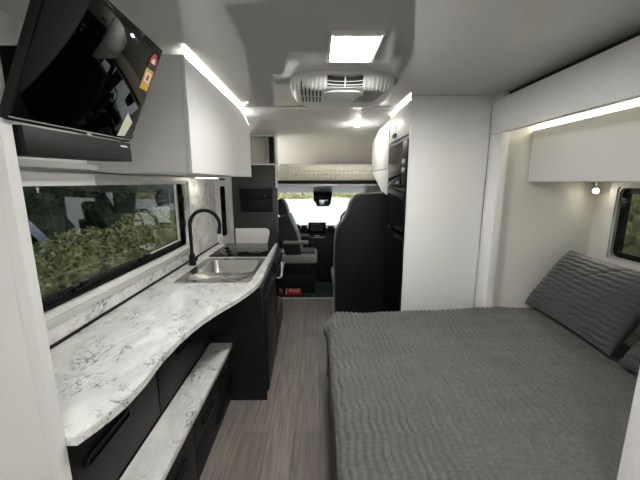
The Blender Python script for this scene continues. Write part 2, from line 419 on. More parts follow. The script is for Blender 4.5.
# faucet
fx, fy = -1.035, 2.545
fc = thing('faucet', 'matte black gooseneck kitchen faucet behind the sink', 'faucet', (fx, fy, .9))
pts = [(fx, fy, .98), (fx, fy, 1.10), (fx, fy, 1.235)]
R_ = .118
for k in range(1, 15):
    a = PI - PI * 1.07 * k / 14; pts.append((fx + R_ + R_ * math.cos(a), fy + .02 * k / 14, 1.235 + R_ * math.sin(a)))
link('body', MB().cyl((fx, fy, .9), 'z', .030, .006).cyl((fx, fy, .906), 'z', .029, .085, 24, .024).cyl((fx, fy, .99), 'z', .018, .02, 20, .013), 'blackm', fc)
link('spout', MB().tube(pts, .0145, 14), 'blackm', fc)
tp = Vector(pts[-1]); link('spray_head', MB().tube([tp, tp + Vector((-.008, .002, -.05))], [.0155, .0165], 16), 'blackm', fc)
link('lever', MB().cyl((fx + .018, fy, .945), 'x', .013, .02).tube([(fx + .033, fy, .947), (fx + .05, fy - .01, .965)], .005), 'blackm', fc)

# cooktop
ck = thing('cooktop', 'black glass cooktop at the far end of the worktop', 'cooktop', (-.72, 3.13, .9))
link('glass_top', MB().box(-.995, -.462, 2.82, 3.415, .9005, .912, .003), 'blackg', ck)
for x, y, r in ((-.86, 3.0, .075), (-.6, 3.0, .06), (-.86, 3.26, .06), (-.6, 3.26, .075)):
    link('burner_ring', MB().tube([(x + r * math.cos(a), y + r * math.sin(a), .9124) for a in [k * PI / 16 for k in range(32)]], .0012, 6, True), 'greyp', ck)
# raised end board
ef = MB().prism([(-.90, .9), (-.555, .9), (-.548, .93), (-.525, 1.02), (-.53, 1.055), (-.56, 1.075), (-.90, 1.075)], 'y', 3.43, 3.448, bev=.003)
solo('end_splash_guard', ef, 'cabinet', 'white upright rounded board behind the cooktop', 'splash guard')

# cooker cabinet
kc = thing('kitchen_cabinet', 'satin black kitchen cabinet with side panel below sink and cooktop', 'cabinet', (-.75, 2.8, 0))
def fxx(y): return -.372 - (y - 2.06) * (.045 / 1.4)
link('body', MB().prism([(WL + .002, 2.08), (fxx(2.08), 2.08), (fxx(3.45), 3.45), (WL + .002, 3.45)], 'z', .05, .775).box(-.80, -.43, 2.08, 3.40, .001, .05).prism([(WL + .002, 2.76), (fxx(2.76), 2.76), (fxx(3.45), 3.45), (WL + .002, 3.45)], 'z', .775, .872), 'black', kc)
link('end_panel', MB().box(WL + .002, -.37, 2.06, 2.078, .001, .872, .001), 'black', kc)
link('front_rail', MB().prism([(fxx(2.08) - .02, 2.08), (fxx(2.08), 2.08), (fxx(2.75), 2.75), (fxx(2.75) - .02, 2.75)], 'z', .777, .872), 'black', kc)
link('apron', MB().prism([(-.745, 1.70), (-.73, 1.69), (-.385, 2.055), (-.41, 2.055)], 'z', .66, .872), 'black', kc)
def face_prism(y0, y1, z0, z1, t, off=.001, poly=None):
    """slab on the slightly angled aisle face"""
    b = MB(); P0 = (fxx(y0) + off, y0); P1 = (fxx(y1) + off, y1)
    return b.prism([P0, P1, (P1[0] + t, y1), (P0[0] + t, y0)], 'z', z0, z1, bev=.002)
link('drawer', face_prism(2.095, 2.74, .06, .40, .016), 'black', kc)
dr = link('drawer', face_prism(2.095, 2.74, .41, .77, .016), 'black', kc)
dr = link('drawer', face_prism(2.765, 3.43, .06, .30, .016), 'black', kc)
link('latch_knob', MB().cyl((fxx(2.9) + .017, 2.9, .27), 'x', .018, .014, 18), 'chrome', dr)
ov = thing('oven', 'black built in oven with knobs under the cooktop', 'oven', (-.4, 3.1, .31))
link('door', face_prism(2.765, 3.43, .315, .745, .02), 'blackg', ov)
link('control_panel', face_prism(2.765, 3.43, .755, .855, .02), 'blackp', ov)
for y in (2.84, 2.97, 3.1, 3.23, 3.36): link('knob', MB().cyl((fxx(y) + .021, y, .805), 'x', .015, .02, 18, .012), 'blackm', ov)
link('handle', MB().tube([(fxx(2.82) + .02, 2.82, .70), (fxx(2.82) + .05, 2.82, .70), (fxx(3.38) + .05, 3.38, .70), (fxx(3.38) + .02, 3.38, .70)], .007, 10), 'greyp', ov)
tagm = MB().prism(rrect(2.83, 2.95, .69, .83, .05), 'x', fxx(2.9) + .062, fxx(2.9) + .066)
link('hanging_card', tagm, 'white', ov)

def pull(y, z, x, parent, w=.2, h=.046):
    """black stadium pull handle with a finger recess on a face looking +X"""
    o = link('handle', MB().prism(stadium(y, z, w, h), 'x', x, x + .010, holes=[stadium(y, z, w - .026, h - .024)], bev=.002), 'blackm', parent)
    link('handle_recess', MB().prism(stadium(y, z, w - .027, h - .025), 'x', x, x + .002), 'dark', o)
# drawer bank under the curved worktop
db = thing('drawer_cabinet', 'black drawer cabinet recessed under the curved worktop near the partition', 'cabinet', (-.95, 1.35, 0))
link('body', MB().box(WL + .002, -.775, .765, 2.055, .001, .872), 'black', db)
for y0, y1, hy in ((.77, 1.345, 1.0), (1.355, 1.95, 1.68)):
    o = link('drawer', MB().box(-.775, -.758, y0, y1, .475, .855, .002), 'black', db); pull(hy, .675, -.758, o, .25)
link('filler_panel', MB().box(-.775, -.758, 1.956, 2.055, .475, .855, .001), 'black', db)
# step cabinet
sc_ = thing('step_cabinet', 'low black drawer cabinet with white marble step top beside the floor', 'cabinet', (-.68, 1.4, 0))
link('body', MB().box(-.757, -.645, .765, 2.055, .001, .43), 'black', sc_)
link('step_top', MB().box(-.757, -.598, .765, 2.056, .431, .462, .003), 'marble', sc_)
for y0, y1, z0, z1, hy, hz in ((.77, 1.4, .02, .425, 1.21, .265), (1.406, 1.80, .21, .425, 1.6, .28), (1.406, 2.05, .02, .205, 1.80, .11), (1.806, 2.05, .21, .425, 1.93, .35)):
    o = link('drawer', MB().box(-.645, -.629, y0, y1, z0, z1, .002), 'black', sc_); pull(hy, hz, -.629, o, .19 if hz < .33 else .16, .05)

# overhead kitchen cabinet
oc = thing('overhead_cabinet', 'long white gloss overhead cabinet above the kitchen splashback', 'cabinet', (-.86, 2.3, 1.62))
yz = [(1.58, 1.628), (3.0, 1.624), (3.0, 2.075), (2.72, 2.155), (1.58, 2.155)]
link('body', MB().prism(yz, 'x', WL + .002, -.632), 'cabinet', oc)
link('door', MB().prism([(1.598, 1.623), (2.998, 1.623), (2.998, 2.073), (2.72, 2.15), (1.598, 2.15)], 'x', -.628, -.610, bev=.002), 'cabinet', oc)
link('side_trim', MB().box(-.631, -.609, 1.579, 1.595, 1.62, 2.155, .001), 'cabinet', oc)
for nm, a, b2, lab in (('led_strip', None, None, 'white led strip along the top of the overhead kitchen cabinet'),):
    s = MB().prism([(1.60, 2.158), (2.71, 2.158), (2.71, 2.162), (1.60, 2.162)], 'x', -.624, -.614)
    s.prism([(2.71, 2.158), (2.99, 2.078), (2.99, 2.084), (2.71, 2.165)], 'x', -.624, -.614)
    solo('led_strip', s, 'led', lab, 'light strip')
ul = thing('under_cabinet_light', 'small warm light under the overhead kitchen cabinet', 'light', (-.98, 3.0, 1.61))
link('housing', MB().box(-1.06, -.90, 2.76, 2.95, 1.612, 1.6195, .002), 'alu', ul)
link('diffuser', MB().box(-1.05, -.91, 2.775, 2.935, 1.609, 1.6118), emit('under cabinet glow', (1, .93, .8), 4), ul)

# ------------------------------------------------------------------ television
Wt, Ht, yb, xb, zb = .515, .352, 1.229, -.700, 1.723
ya = -Wt
T0 = Matrix.Translation((xb, yb, zb)) @ Matrix.Rotation(.074, 4, 'Z') @ Matrix.Rotation(.03, 4, 'X')
T = T0 @ Matrix.Rotation(.4457, 4, 'Y')      # local y along the screen, z up it, x out of it
yb = 0
tv = thing('television', 'black flat television tilted down from the wall at upper left', 'television', (xb - .05, .98, 1.65))
link('casing', MB().box(-.026, -.004, ya, yb, 0, Ht, .006, mtx=T), 'blackp', tv)
link('screen', MB().box(-.004, 0, ya + .001, yb - .001, .012, Ht - .001, .001, mtx=T), 'screen', tv)
link('bezel_line', MB().box(-.003, .0015, ya, yb, .0095, .0115, mtx=T), 'greyp', tv)
link('speaker_housing', MB().box(-.09, -.002, -.478, .008, -.068, -.001, .004, mtx=T0), 'blackp', tv)
link('emblem', MB().prism(stadium(-.245, .0045, .022, .007), 'x', 0, .002).xf(T), 'greyp', tv)
link('status_window', MB().box(-.003, -.0012, -.065, -.02, -.018, -.013, mtx=T0), 'white', tv)
link('wall_bracket', MB().box(WL + .002, -.80, .95, 1.05, 1.80, 1.95, .01).tube([(-.82, 1.0, 1.875), (-.66, 1.0, 1.88)], .025), 'blackm', tv)
link('cable', MB().tube([(-.03, -.01, .028), (-.02, .015, .045), (-.01, .034, .042), (-.008, .04, .028), (-.015, .03, .010), (-.03, .0, .004)], .0032, 8).xf(T0), 'blackm', tv)
es = thing('energy_label', 'red and gold energy rating stickers at the top right television corner', 'sticker', tuple(T @ Vector((0, yb - .03, Ht - .1))))
link('star_panel', MB().prism([(yb - .04 + .026 * math.cos(a), Ht - .062 + .034 * math.sin(a)) for a in [PI * k / 12 for k in range(13)]], 'x', .0006, .0014).xf(T), 'red', es)
link('star_arc', MB().prism([(yb - .04 + .014 * math.cos(a), Ht - .062 + .018 * math.sin(a)) for a in [PI * k / 12 for k in range(13)]], 'x', .0015, .002).xf(T), 'white', es)
link('black_band', MB().prism(rect(yb - .068, yb - .014, Ht - .082, Ht - .063), 'x', .0006, .0014).xf(T), 'blackprint', es)
gp = link('gold_panel', MB().prism(rect(yb - .070, yb - .014, Ht - .155, Ht - .083), 'x', .0006, .0014).xf(T), 'gold', es)
link('value_panel', MB().prism(rect(yb - .060, yb - .024, Ht - .128, Ht - .095), 'x', .0015, .002).xf(T), 'white', gp)
link('value_mark', MB().prism(rect(yb - .050, yb - .034, Ht - .122, Ht - .102), 'x', .0021, .0025).xf(T), 'red', gp)
solo('screen_patch', MB().prism([(yb - .10, .018), (yb - .055, .022), (yb - .035, .075), (yb - .085, .105)], 'x', .0005, .0012).xf(T), 'patch', 'pale paper on the lower right of the television screen', 'sticker')  # pale four sided patch laid flat on the screen

# ------------------------------------------------------------------ ceiling fittings
cl = thing('ceiling_light', 'square white led ceiling light, lit, in front of the air conditioner', 'light', (.165, 1.54, 2.16))
link('frame', MB().prism(rect(.052, .278, 1.39, 1.695), 'z', 2.160, 2.1795, holes=[rect(.064, .266, 1.402, 1.683)], bev=.002), 'lpanel', cl)
link('inner_frame', MB().prism(rect(.066, .264, 1.404, 1.681), 'z', 2.158, 2.1625, holes=[rect(.073, .257, 1.412, 1.673)]), 'lpanel', cl)
link('diffuser', MB().box(.065, .265, 1.403, 1.682, 2.163, 2.175, .002), 'lamp', cl)
rl = thing('ceiling_light', 'square white led ceiling light added unseen behind the camera to light the rear of the cabin', 'light', (.1, -.5, 2.16))  # added lamp out of view, lifts the surfaces facing the rear
link('frame', MB().prism(rect(-.012, .212, -.652, -.348), 'z', 2.160, 2.1795, holes=[rect(0, .2, -.64, -.36)], bev=.002), 'lpanel', rl)
link('diffuser', MB().box(.001, .199, -.639, -.361, 2.163, 2.175, .002), 'lamp', rl)

acx, acy, ax, ay = .158, 2.155, .325, .295
ac = thing('air_conditioner', 'oval white ceiling air conditioner with ribbed vents', 'air conditioner', (acx, acy, 2.09))
def sup(a, sx, sy, p=3.0):
    c, s_ = math.cos(a), math.sin(a)
    return (math.copysign(abs(c) ** (2 / p), c) * sx, math.copysign(abs(s_) ** (2 / p), s_) * sy)
prof = [(1.0, 2.1795), (1.0, 2.165), (.985, 2.148), (.955, 2.130), (.915, 2.113), (.86, 2.101), (.78, 2.094), (.5, 2.091), (.2, 2.090)]
def acz(k):   # height of the shell at relative radius k
    for (k1, z1), (k0, z0) in zip(prof[1:], prof[2:]):
        if k0 <= k <= k1: return z0 + (z1 - z0) * (k - k0) / max(k1 - k0, 1e-6)
    return 2.090
def acpt(x, y, off=0.0):
    k = ((abs(x) / ax) ** 3 + (abs(y) / ay) ** 3) ** (1 / 3)
    return (acx + x, acy + y, acz(min(k, .999)) - off)
b = MB(); rg = []
NS = 96
for k, z in prof: rg.append([b.bm.verts.new((acx + sup(2 * PI * i / NS, ax * k, ay * k)[0], acy + sup(2 * PI * i / NS, ax * k, ay * k)[1], z)) for i in range(NS)])
for A, B in zip(rg, rg[1:]):
    for i in range(NS): b.bm.faces.new((A[i], A[(i + 1) % NS], B[(i + 1) % NS], B[i]))
b.bm.faces.new(rg[-1]); bmesh.ops.recalc_face_normals(b.bm, faces=b.bm.faces)
link('housing', b, 'lpanel', ac)
def ac_strip(x0, y0, x1, y1, r, off, n=8):
    return [acpt(x0 + (x1 - x0) * i / n, y0 + (y1 - y0) * i / n, off) for i in range(n + 1)]
for s_ in (-1, 1):                                       # ribbed flanks
    b = MB()
    for i in range(9):
        x = s_ * (.115 + i * .0235)
        yo = -ay * (1 - (min(abs(x) / ax, .99)) ** 3) ** (1 / 3)
        b.tube(ac_strip(x, yo * .995, x, yo * .995 + .055, 0, .0005, 7), .0048, 8)
    link('ribbed_panel', b, 'lpanel', ac)
    v = MB()                                              # front louvre
    xa, xb_ = (-.10, -.004) if s_ < 0 else (.004, .10)
    ys = (-.2935, -.262)
    n = 8; mx_ = 6
    P_ = [[acpt(xa + (xb_ - xa) * j / mx_, ys[0] + (ys[1] - ys[0]) * i / n, .0022) for i in range(n + 1)] for j in range(mx_ + 1)]
    for j in range(mx_):
        for i in range(n): v.quad(P_[j][i], P_[j + 1][i], P_[j + 1][i + 1], P_[j][i + 1])
    vo = link('front_vent', v, 'dark', ac)
    sl = MB()
    for f in (.02, .34, .66, .98):
        y = ys[0] + (ys[1] - ys[0]) * f
        sl.tube([acpt(xa + (xb_ - xa) * q / 6, y, .0045) for q in range(7)], .0022, 8)
    link('louvre', sl, 'lpanel', vo)
    v = MB()                                              # slotted grille on the underside
    for i in range(6 if s_ < 0 else 7):
        if s_ < 0: x0 = -.245 + i * .0215; x1 = x0
        else: x0 = .082 + i * .0185; x1 = x0 + .045
        hw = .0045 if s_ < 0 else .0038
        for ya_, yb_ in (((-.235, -.13), (-.115, .01)) if s_ < 0 else ((-.222, .01),)):
            f0 = (ya_ + .235) / .245; f1 = (yb_ + .235) / .245
            if s_ < 0: a0, a1 = x0, x0
            else: a0 = x1 - (x1 - x0) * f0; a1 = x1 - (x1 - x0) * f1
            for q in range(5):
                A = acpt(a0 + (a1 - a0) * q / 5, ya_ + (yb_ - ya_) * q / 5, .0022); B = acpt(a0 + (a1 - a0) * (q + 1) / 5, ya_ + (yb_ - ya_) * (q + 1) / 5, .0022)
                v.quad((A[0] - hw, A[1], A[2]), (A[0] + hw, A[1], A[2]), (B[0] + hw, B[1], B[2]), (B[0] - hw, B[1], B[2]))
    link('slotted_grille', v, 'dark', ac)
link('centre_cover', MB().blob((acx, acy - .165, 2.092), (.118, .07, .010), 2.6), 'cabinet', ac)

dl = thing('downlight', 'small round downlight in the lining above the cab', 'light', (.42, 3.42, 2.165))
link('rim', MB().tube([(.42 + .034 * math.cos(a), 3.42 + .034 * math.sin(a), 2.168) for a in [k * PI / 14 for k in range(28)]], .006, 8, True), 'chrome', dl)
link('lens', MB().blob((.42, 3.42, 2.166), (.030, .030, .022), 2.2), emit('downlight lens', (1, .97, .9), 190), dl)

ll = thing('bed_light', 'small added fill light on the left lining of the overcab bed, hidden by the niche', 'light', (-1.08, 4.55, 1.93))  # unseen lamp added to brighten the overcab lining
link('base', MB().cyl((-1.12, 4.55, 1.93), 'x', .03, .015), 'chrome', ll)
link('lens', MB().blob((-1.085, 4.55, 1.93), (.02, .035, .035), 2.2), emit('bunk fill glow', (1, .98, .94), 95), ll)

# ------------------------------------------------------------------ fridge tower
ft = thing('fridge_tower', 'tall white cabinet housing the black fridge and microwave', 'cabinet', (.95, 2.7, 0))
link('side_panel', MB().box(.672, WR - .001, 2.36, 2.378, .001, 2.179, .002), 'panel', ft)
link('far_panel', MB().box(.69, WR - .001, 3.0, 3.018, .001, 2.15), 'panel', ft)
link('body', MB().box(.76, WR - .001, 2.38, 2.998, .001, 2.10), 'panel', ft)
link('shelf', MB().box(.69, .759, 2.38, 2.998, 1.905, 1.922), 'panel', ft)
dd = link('door', MB().box(.668, .687, 2.381, 2.996, 1.925, 2.155, .002), 'cabinet', ft)
link('handle', MB().prism(stadium(2.79, 1.965, .10, .03), 'x', .656, .6675, holes=[stadium(2.79, 1.965, .084, .014)]), 'blackm', dd)
solo('led_strip', MB().box(.672, .682, 2.39, 2.99, 2.158, 2.163), 'led', 'white led strip on top of the tall fridge cabinet', 'light strip')
fr = thing('fridge', 'tall gloss black fridge freezer beside the white end panel', 'fridge', (.7, 2.69, .03))
link('cabinet_shell', MB().box(.70, .755, 2.385, 2.992, .03, 1.535), 'blackp', fr)
a = link('fridge_door', MB().box(.664, .70, 2.385, 2.992, .05, 1.165, .008), 'blackg', fr)
link('door_handle', MB().box(.650, .663, 2.40, 2.62, 1.125, 1.150, .005), 'blackm', a)
a = link('freezer_door', MB().box(.664, .70, 2.385, 2.992, 1.180, 1.535, .008), 'blackg', fr)
link('door_handle', MB().box(.650, .663, 2.40, 2.62, 1.195, 1.22, .005), 'blackm', a)
mw = thing('microwave', 'black built in microwave above the fridge', 'microwave', (.7, 2.69, 1.54))
link('casing', MB().box(.685, .757, 2.385, 2.992, 1.545, 1.90, .004), 'blackp', mw)
link('door', MB().box(.666, .685, 2.53, 2.985, 1.56, 1.888, .004), 'blackg', mw)
link('control_panel', MB().box(.668, .685, 2.392, 2.526, 1.56, 1.888, .003), 'blackp', mw)
for z in (1.67, 1.735): link('dial', MB().cyl((.6675, 2.46, z), (-1, 0, 0), .018, .014, 18), 'greyp', mw)

wc = thing('wall_cabinet', 'white overhead cabinet beyond the microwave with an angled lower fin', 'cabinet', (.95, 3.5, 1.45))
link('body', MB().prism([(3.02, 1.70), (3.93, 1.70), (3.93, 2.04), (3.5, 2.13), (3.02, 2.14)], 'x', .69, WR), 'cabinet', wc)
link('door', MB().prism([(3.022, 1.703), (3.928, 1.703), (3.928, 2.035), (3.5, 2.125), (3.022, 2.135)], 'x', .668, .688, bev=.002), 'cabinet', wc)
link('lower_fin', MB().prism([(3.02, 1.46), (3.20, 1.46), (3.93, 1.698), (3.02, 1.698)], 'x', .670, .69), 'cabinet', wc)

# ------------------------------------------------------------------ dinette seat
ds = thing('dinette_seat', 'black high back dinette seat beside the fridge facing the cab', 'seat', (.45, 3.3, 0))
prof_ = [(.205, .03), (.19, .45), (.185, .80), (.193, 1.0), (.213, 1.12), (.24, 1.165), (.275, 1.20), (.31, 1.27), (.345, 1.37), (.385, 1.43), (.43, 1.455), (.76, 1.475), (.76, .03)]
link('back_panel', MB().prism(prof_, 'y', 3.12, 3.15, bev=.004), 'black', ds)
link('backrest', MB().prism([(x - (.012 if x < .6 else 0), z + (.01 if z > 1.3 else 0)) for x, z in prof_], 'y', 3.152, 3.30, bev=.03), 'seatf', ds)
link('seat_cushion', MB().box(.17, .9, 3.30, 3.75, .42, .56, .04, 3), 'seatl', ds)
link('seat_box', MB().box(.2, .9, 3.302, 3.72, .001, .418), 'panel', ds)

# ------------------------------------------------------------------ charcoal divider by the door
cd = thing('divider_cabinet', 'charcoal divider panel with open white niche on top by the entry door', 'cabinet', (-.8, 4.14, 0))
link('panel', MB().box(WL + .02, -.508, 4.092, 4.118, .001, 1.79, .002), 'charcoal', cd)
nb = MB().box(-.86, -.512, 4.06, 4.22, 1.795, 1.81).box(-.86, -.512, 4.06, 4.22, 2.135, 2.15).box(-.86, -.845, 4.06, 4.22, 1.81, 2.135).box(-.845, -.525, 4.20, 4.22, 1.81, 2.135)
link('niche', nb, 'panel', cd)
link('niche_side', MB().box(-.527, -.508, 4.055, 4.24, 1.50, 2.15, .003), 'panel', cd)
link('niche_divider', MB().box(-.60, -.56, 4.075, 4.195, 1.811, 2.13), 'blackp', cd)
link('niche_back', MB().prism([(-.84 + .0, 1.815), (-.70, 1.815), (-.66, 1.9), (-.645, 2.0), (-.66, 2.12), (-.84, 2.12)], 'y', 4.18, 4.198), 'cream', cd)
pk = thing('magazine_pocket', 'black padded pocket mounted on the charcoal divider panel', 'pocket', (-.775, 4.08, 1.195))
link('pouch', MB().box(-.985, -.57, 4.055, 4.091, 1.195, 1.37, .012), 'blackp', pk)
link('flap', MB().box(-.99, -.565, 4.048, 4.090, 1.37, 1.50, .012), 'blackp', pk)
link('stud', MB().cyl((-.66, 4.048, 1.405), (0, -1, 0), .009, .004, 16), 'chrome', pk)

# ------------------------------------------------------------------ luton bed over the cab
lb = thing('overcab_bed', 'cream quilted bed over the cab opening', 'bed', (.1, 4.6, 1.55))
b = MB(); nx, nz = 150, 26
g = []
for i in range(nx + 1):
    row = []
    x = -.49 + 1.72 * i / nx
    for j in range(nz + 1):
        a = j / nz
        # rounded front face profile
        z = 1.604 + .205 * a; y = 4.19 - .03 * math.sin(PI * a) + (.05 * max(0, a - .8) / .2)
        h = .010 * (abs(math.sin(PI * (x / .055 + .0))) ** .5) * (abs(math.sin(PI * a * 4)) ** .5)
        row.append(b.bm.verts.new((x, y - h, z + .004 * noise.noise(Vector((x * 4, 0, 0))))))
    row.append(b.bm.verts.new((x, 4.9, 1.80)))
    g.append(row)
for i in range(nx):
    for j in range(nz + 1): b.bm.faces.new((g[i][j], g[i + 1][j], g[i + 1][j + 1], g[i][j + 1]))
link('mattress', b, 'matt', lb)
link('bed_base', MB().box(-.50, 1.25, 4.15, 5.15, 1.57, 1.60), 'greyp', lb)
link('base_rail', MB().box(-.505, 1.25, 4.121, 4.149, 1.555, 1.598, .003), 'blackp', lb)
struct('ceiling_cab', MB().prism([(4.125, 1.552), (4.125, 1.525), (5.22, 1.405), (5.36, 1.43), (5.3, 1.55)], 'x', -1.1, 1.25), 'greyp', 'grey headliner above the windscreen', cat='ceiling')

# ------------------------------------------------------------------ cab
struct('floor_cab', MB().box(-1.1, 1.25, 4.13, 5.7, -.08, -.03), 'carpet', 'black carpeted cab floor', cat='floor')
struct('trim_7', MB().box(-.505, .66, 4.105, 4.128, -.03, .006, .002), 'alu', 'metal edge strip between plank floor and cab', cat='trim')
for nm, xa, xc, lab in (('wall_cab_left', -1.1, -1.04, 'passenger side cab door lining'), ('wall_cab_right', 1.19, 1.25, 'driver side cab door lining')):
    sh = 1 if xa < 0 else -1
    struct(nm, MB().prism([(4.13, -.08), (5.7, -.08), (5.75, .80), (5.3, 1.42), (4.13, 1.55)], 'x', xa, xc, holes=[[(4.45, .80), (5.35, .80), (5.12, 1.32), (4.45, 1.38)]]), 'blackp', lab, cat='wall')
struct('wall_luton', MB().prism([(2.7, 1.6), (5.3, 1.55), (5.2, 1.9), (4.5, 2.15), (2.7, 2.2)], 'x', -1.17, -1.121).prism([(4.12, 1.56), (5.3, 1.56), (5.2, 1.9), (4.5, 2.15), (4.12, 2.2)], 'x', 1.27, 1.32), 'luton', 'side linings of the over cab space', cat='wall')
struct('trim_8', MB().prism([(-1.04, .74), (-.83, .74), (-.70, 1.44), (-1.04, 1.44)], 'y', 5.5, 5.56).prism([(1.19, .74), (.93, .74), (.80, 1.44), (1.19, 1.44)], 'y', 5.5, 5.56), 'blackp', 'black windscreen pillars', cat='trim')
ws = thing('windscreen', 'wide clear windscreen at the front of the cab', 'windscreen', (.1, 5.6, .76), kind='structure')
link('glass', MB().prism([(5.80, .74), (5.805, .745), (5.305, 1.44), (5.30, 1.435)], 'x', -1.04, 1.19), 'clear', ws)
link('wiper', MB().tube([(-.4, 5.80, .775), (.1, 5.78, .80)], .006, 6).tube([(.3, 5.80, .775), (.8, 5.78, .80)], .006, 6), 'blackm', ws)

struct('wall_firewall', MB().box(-1.04, 1.19, 5.72, 5.76, -.08, .74), 'blackp', 'dark front wall under the windscreen', cat='wall')
db_ = thing('dashboard', 'black cab dashboard with round vents below the windscreen', 'dashboard', (.1, 5.3, -.03))
pr = [(5.70, -.02), (5.25, -.02), (5.20, .40), (5.08, .45), (5.10, .62), (5.03, .74), (5.05, .83), (5.18, .87), (5.70, .80)]
link('dash_body', MB().prism(pr, 'x', -1.03, 1.18), 'blackp', db_)
link('centre_console', MB().prism([(4.97, -.02), (4.95, .62), (5.0, .845), (5.10, .86), (5.10, -.02)], 'x', -.26, .32), 'blackp', db_)
for x in (-.32, .39):
    v = link('vent', MB().tube([(x + .052 * math.cos(a), 5.01, .85 + .052 * math.sin(a)) for a in [k * PI / 14 for k in range(28)]], .009, 8, True), 'charcoal', db_)
    link('vent_blades', MB().cyl((x, 5.01, .85), 'y', .046, .03, 24).box(x - .042, x + .042, 5.0, 5.008, .847, .853), 'blackg', v)
link('air_vent', MB().box(-.25, -.16, 4.965, 4.995, .79, .90, .008), 'blackp', db_)
link('air_vent', MB().box(.17, .27, 4.965, 4.995, .79, .89, .008), 'blackp', db_)
link('button_row', MB().box(-.11, .12, 4.93, 4.952, .70, .715, .003).box(-.04, .04, 4.925, 4.95, .728, .742, .003), 'greyp', db_)
link('glovebox_lid', MB().box(-.8, -.30, 5.03, 5.065, .50, .64, .01), 'blackp', db_)
mo = thing('media_screen', 'black rectangular media screen standing on the dashboard centre', 'screen', (0, 4.92, .80))
link('display', MB().box(-.135, .14, 4.885, 4.91, .785, .955, .008), 'blackg', mo)
link('display_image', MB().box(-.10, .10, 4.883, 4.885, .82, .92), mat('dim display', (.03, .035, .035), .3, vary=.6, bscale=30), mo)
link('screen_mount', MB().box(-.05, .05, 4.911, 4.945, .80, .87, .005), 'blackp', mo)

rm = thing('mirror_camera', 'black rear view mirror unit hanging at the top of the windscreen', 'mirror', (.09, 5.1, 1.2))
link('mount', MB().box(-.06, .245, 5.08, 5.2, 1.345, 1.432, .02), 'blackp', rm)
link('mirror_body', MB().prism([(-.055, 1.355), (.235, 1.355), (.22, 1.24), (.185, 1.195), (0, 1.195), (-.02, 1.25), (-.055, 1.29)], 'y', 5.03, 5.09, bev=.008), 'blackp', rm)
link('mirror_glass', MB().box(.04, .175, 5.024, 5.0295, 1.215, 1.30, .001), 'chrome', rm)

st = thing('steering_wheel', 'black steering wheel in front of the driver seat', 'steering wheel', (.56, 4.9, .95))
TS = Matrix.Translation((.56, 4.86, 1.0)) @ Matrix.Rotation(math.radians(-62), 4, 'X')
cc = lambda r, n=36: [(r * math.cos(2 * PI * k / n), r * math.sin(2 * PI * k / n), 0) for k in range(n)]
link('rim', MB().tube(cc(.19), .015, 10, True).xf(TS), 'blackp', st)
hb = MB().blob((0, 0, -.01), (.065, .055, .025), 3)
for a in (PI * .02, PI * .98, -PI / 2): hb.tube([(.05 * math.cos(a), .05 * math.sin(a), -.01), (.18 * math.cos(a), .18 * math.sin(a), 0)], .013, 8)
link('hub', hb.xf(TS), 'blackp', st)
link('column', MB().tube([(0, 0, -.03), (0, 0, -.16)], .035, 14).xf(TS), 'blackp', st)

def seat(name, label, T, back, side, base='blackp'):
    s = thing(name, label, 'seat', tuple(T @ Vector((0, 0, 0))))
    # local frame: x faces forward out of the seat, y sideways
    link('seat_cushion', MB().box(-.26, .29, -.25, .25, .44, .58, .05, 4).xf(T), side, s)
    link('seat_insert', MB().box(-.2, .26, -.17, .17, .568, .60, .02, 3).xf(T), back, s)
    Bk = T @ Matrix.Translation((-.03, 0, .55)) @ Matrix.Rotation(math.radians(-12), 4, 'Y')
    b = MB()
    b.prism([(-.13, 0), (.11, 0), (.105, .3), (.07, .50), (.05, .60), (-.11, .60), (-.14, .4)], 'y', -.235, .235, bev=.03)
    link('backrest', b.xf(Bk), back, s)
    link('headrest', MB().prism([(-.105, .603), (.045, .603), (.03, .74), (.0, .825), (-.05, .84), (-.10, .80)], 'y', -.15, .15, bev=.03).xf(Bk), back, s)
    for y in (-.29, .29):
        link('armrest', MB().box(-.18, .17, y - .028, y + .028, .74, .79, .02, 3).xf(T), side, s)
    link('swivel_base', MB().box(-.22, .22, -.2, .2, .28, .435, .02).box(-.26, .26, -.22, .22, 0.001, .28, .01).xf(T), base, s)
    return s
seat('passenger_seat', 'charcoal swivelled passenger seat with light grey cushion side behind the divider', Matrix.Translation((-.29, 4.60, -.02)), 'seatf', 'seatl')
seat('driver_seat', 'charcoal driver seat facing the windscreen, mostly behind the dinette seat', Matrix.Translation((.60, 4.42, -.03)) @ Matrix.Rotation(PI / 2, 4, 'Z'), 'seatf', 'seatl')
solo('floor_mat', MB().box(-.19, .33, 4.16, 4.85, -.0295, -.022, .003), 'matm', 'dark green rubber mat on the cab floor', 'mat')
fl = thing('fold_tag', 'small red tag reading FOLD at the foot of the passenger seat', 'tag', (-.32, 4.30, -.02))
link('tag_plate', MB().box(-.435, -.23, 4.300, 4.304, -.015, .075, .002), 'red', fl)
link('tag_edge', MB().box(-.449, -.437, 4.298, 4.306, -.01, .07, .002), 'white', fl)
RX = Matrix.Translation((-.325, 4.2985, .045)) @ Matrix.Rotation(PI / 2, 4, 'X')
text_part('lettering', 'FOLD', .062, 'white', fl, RX)

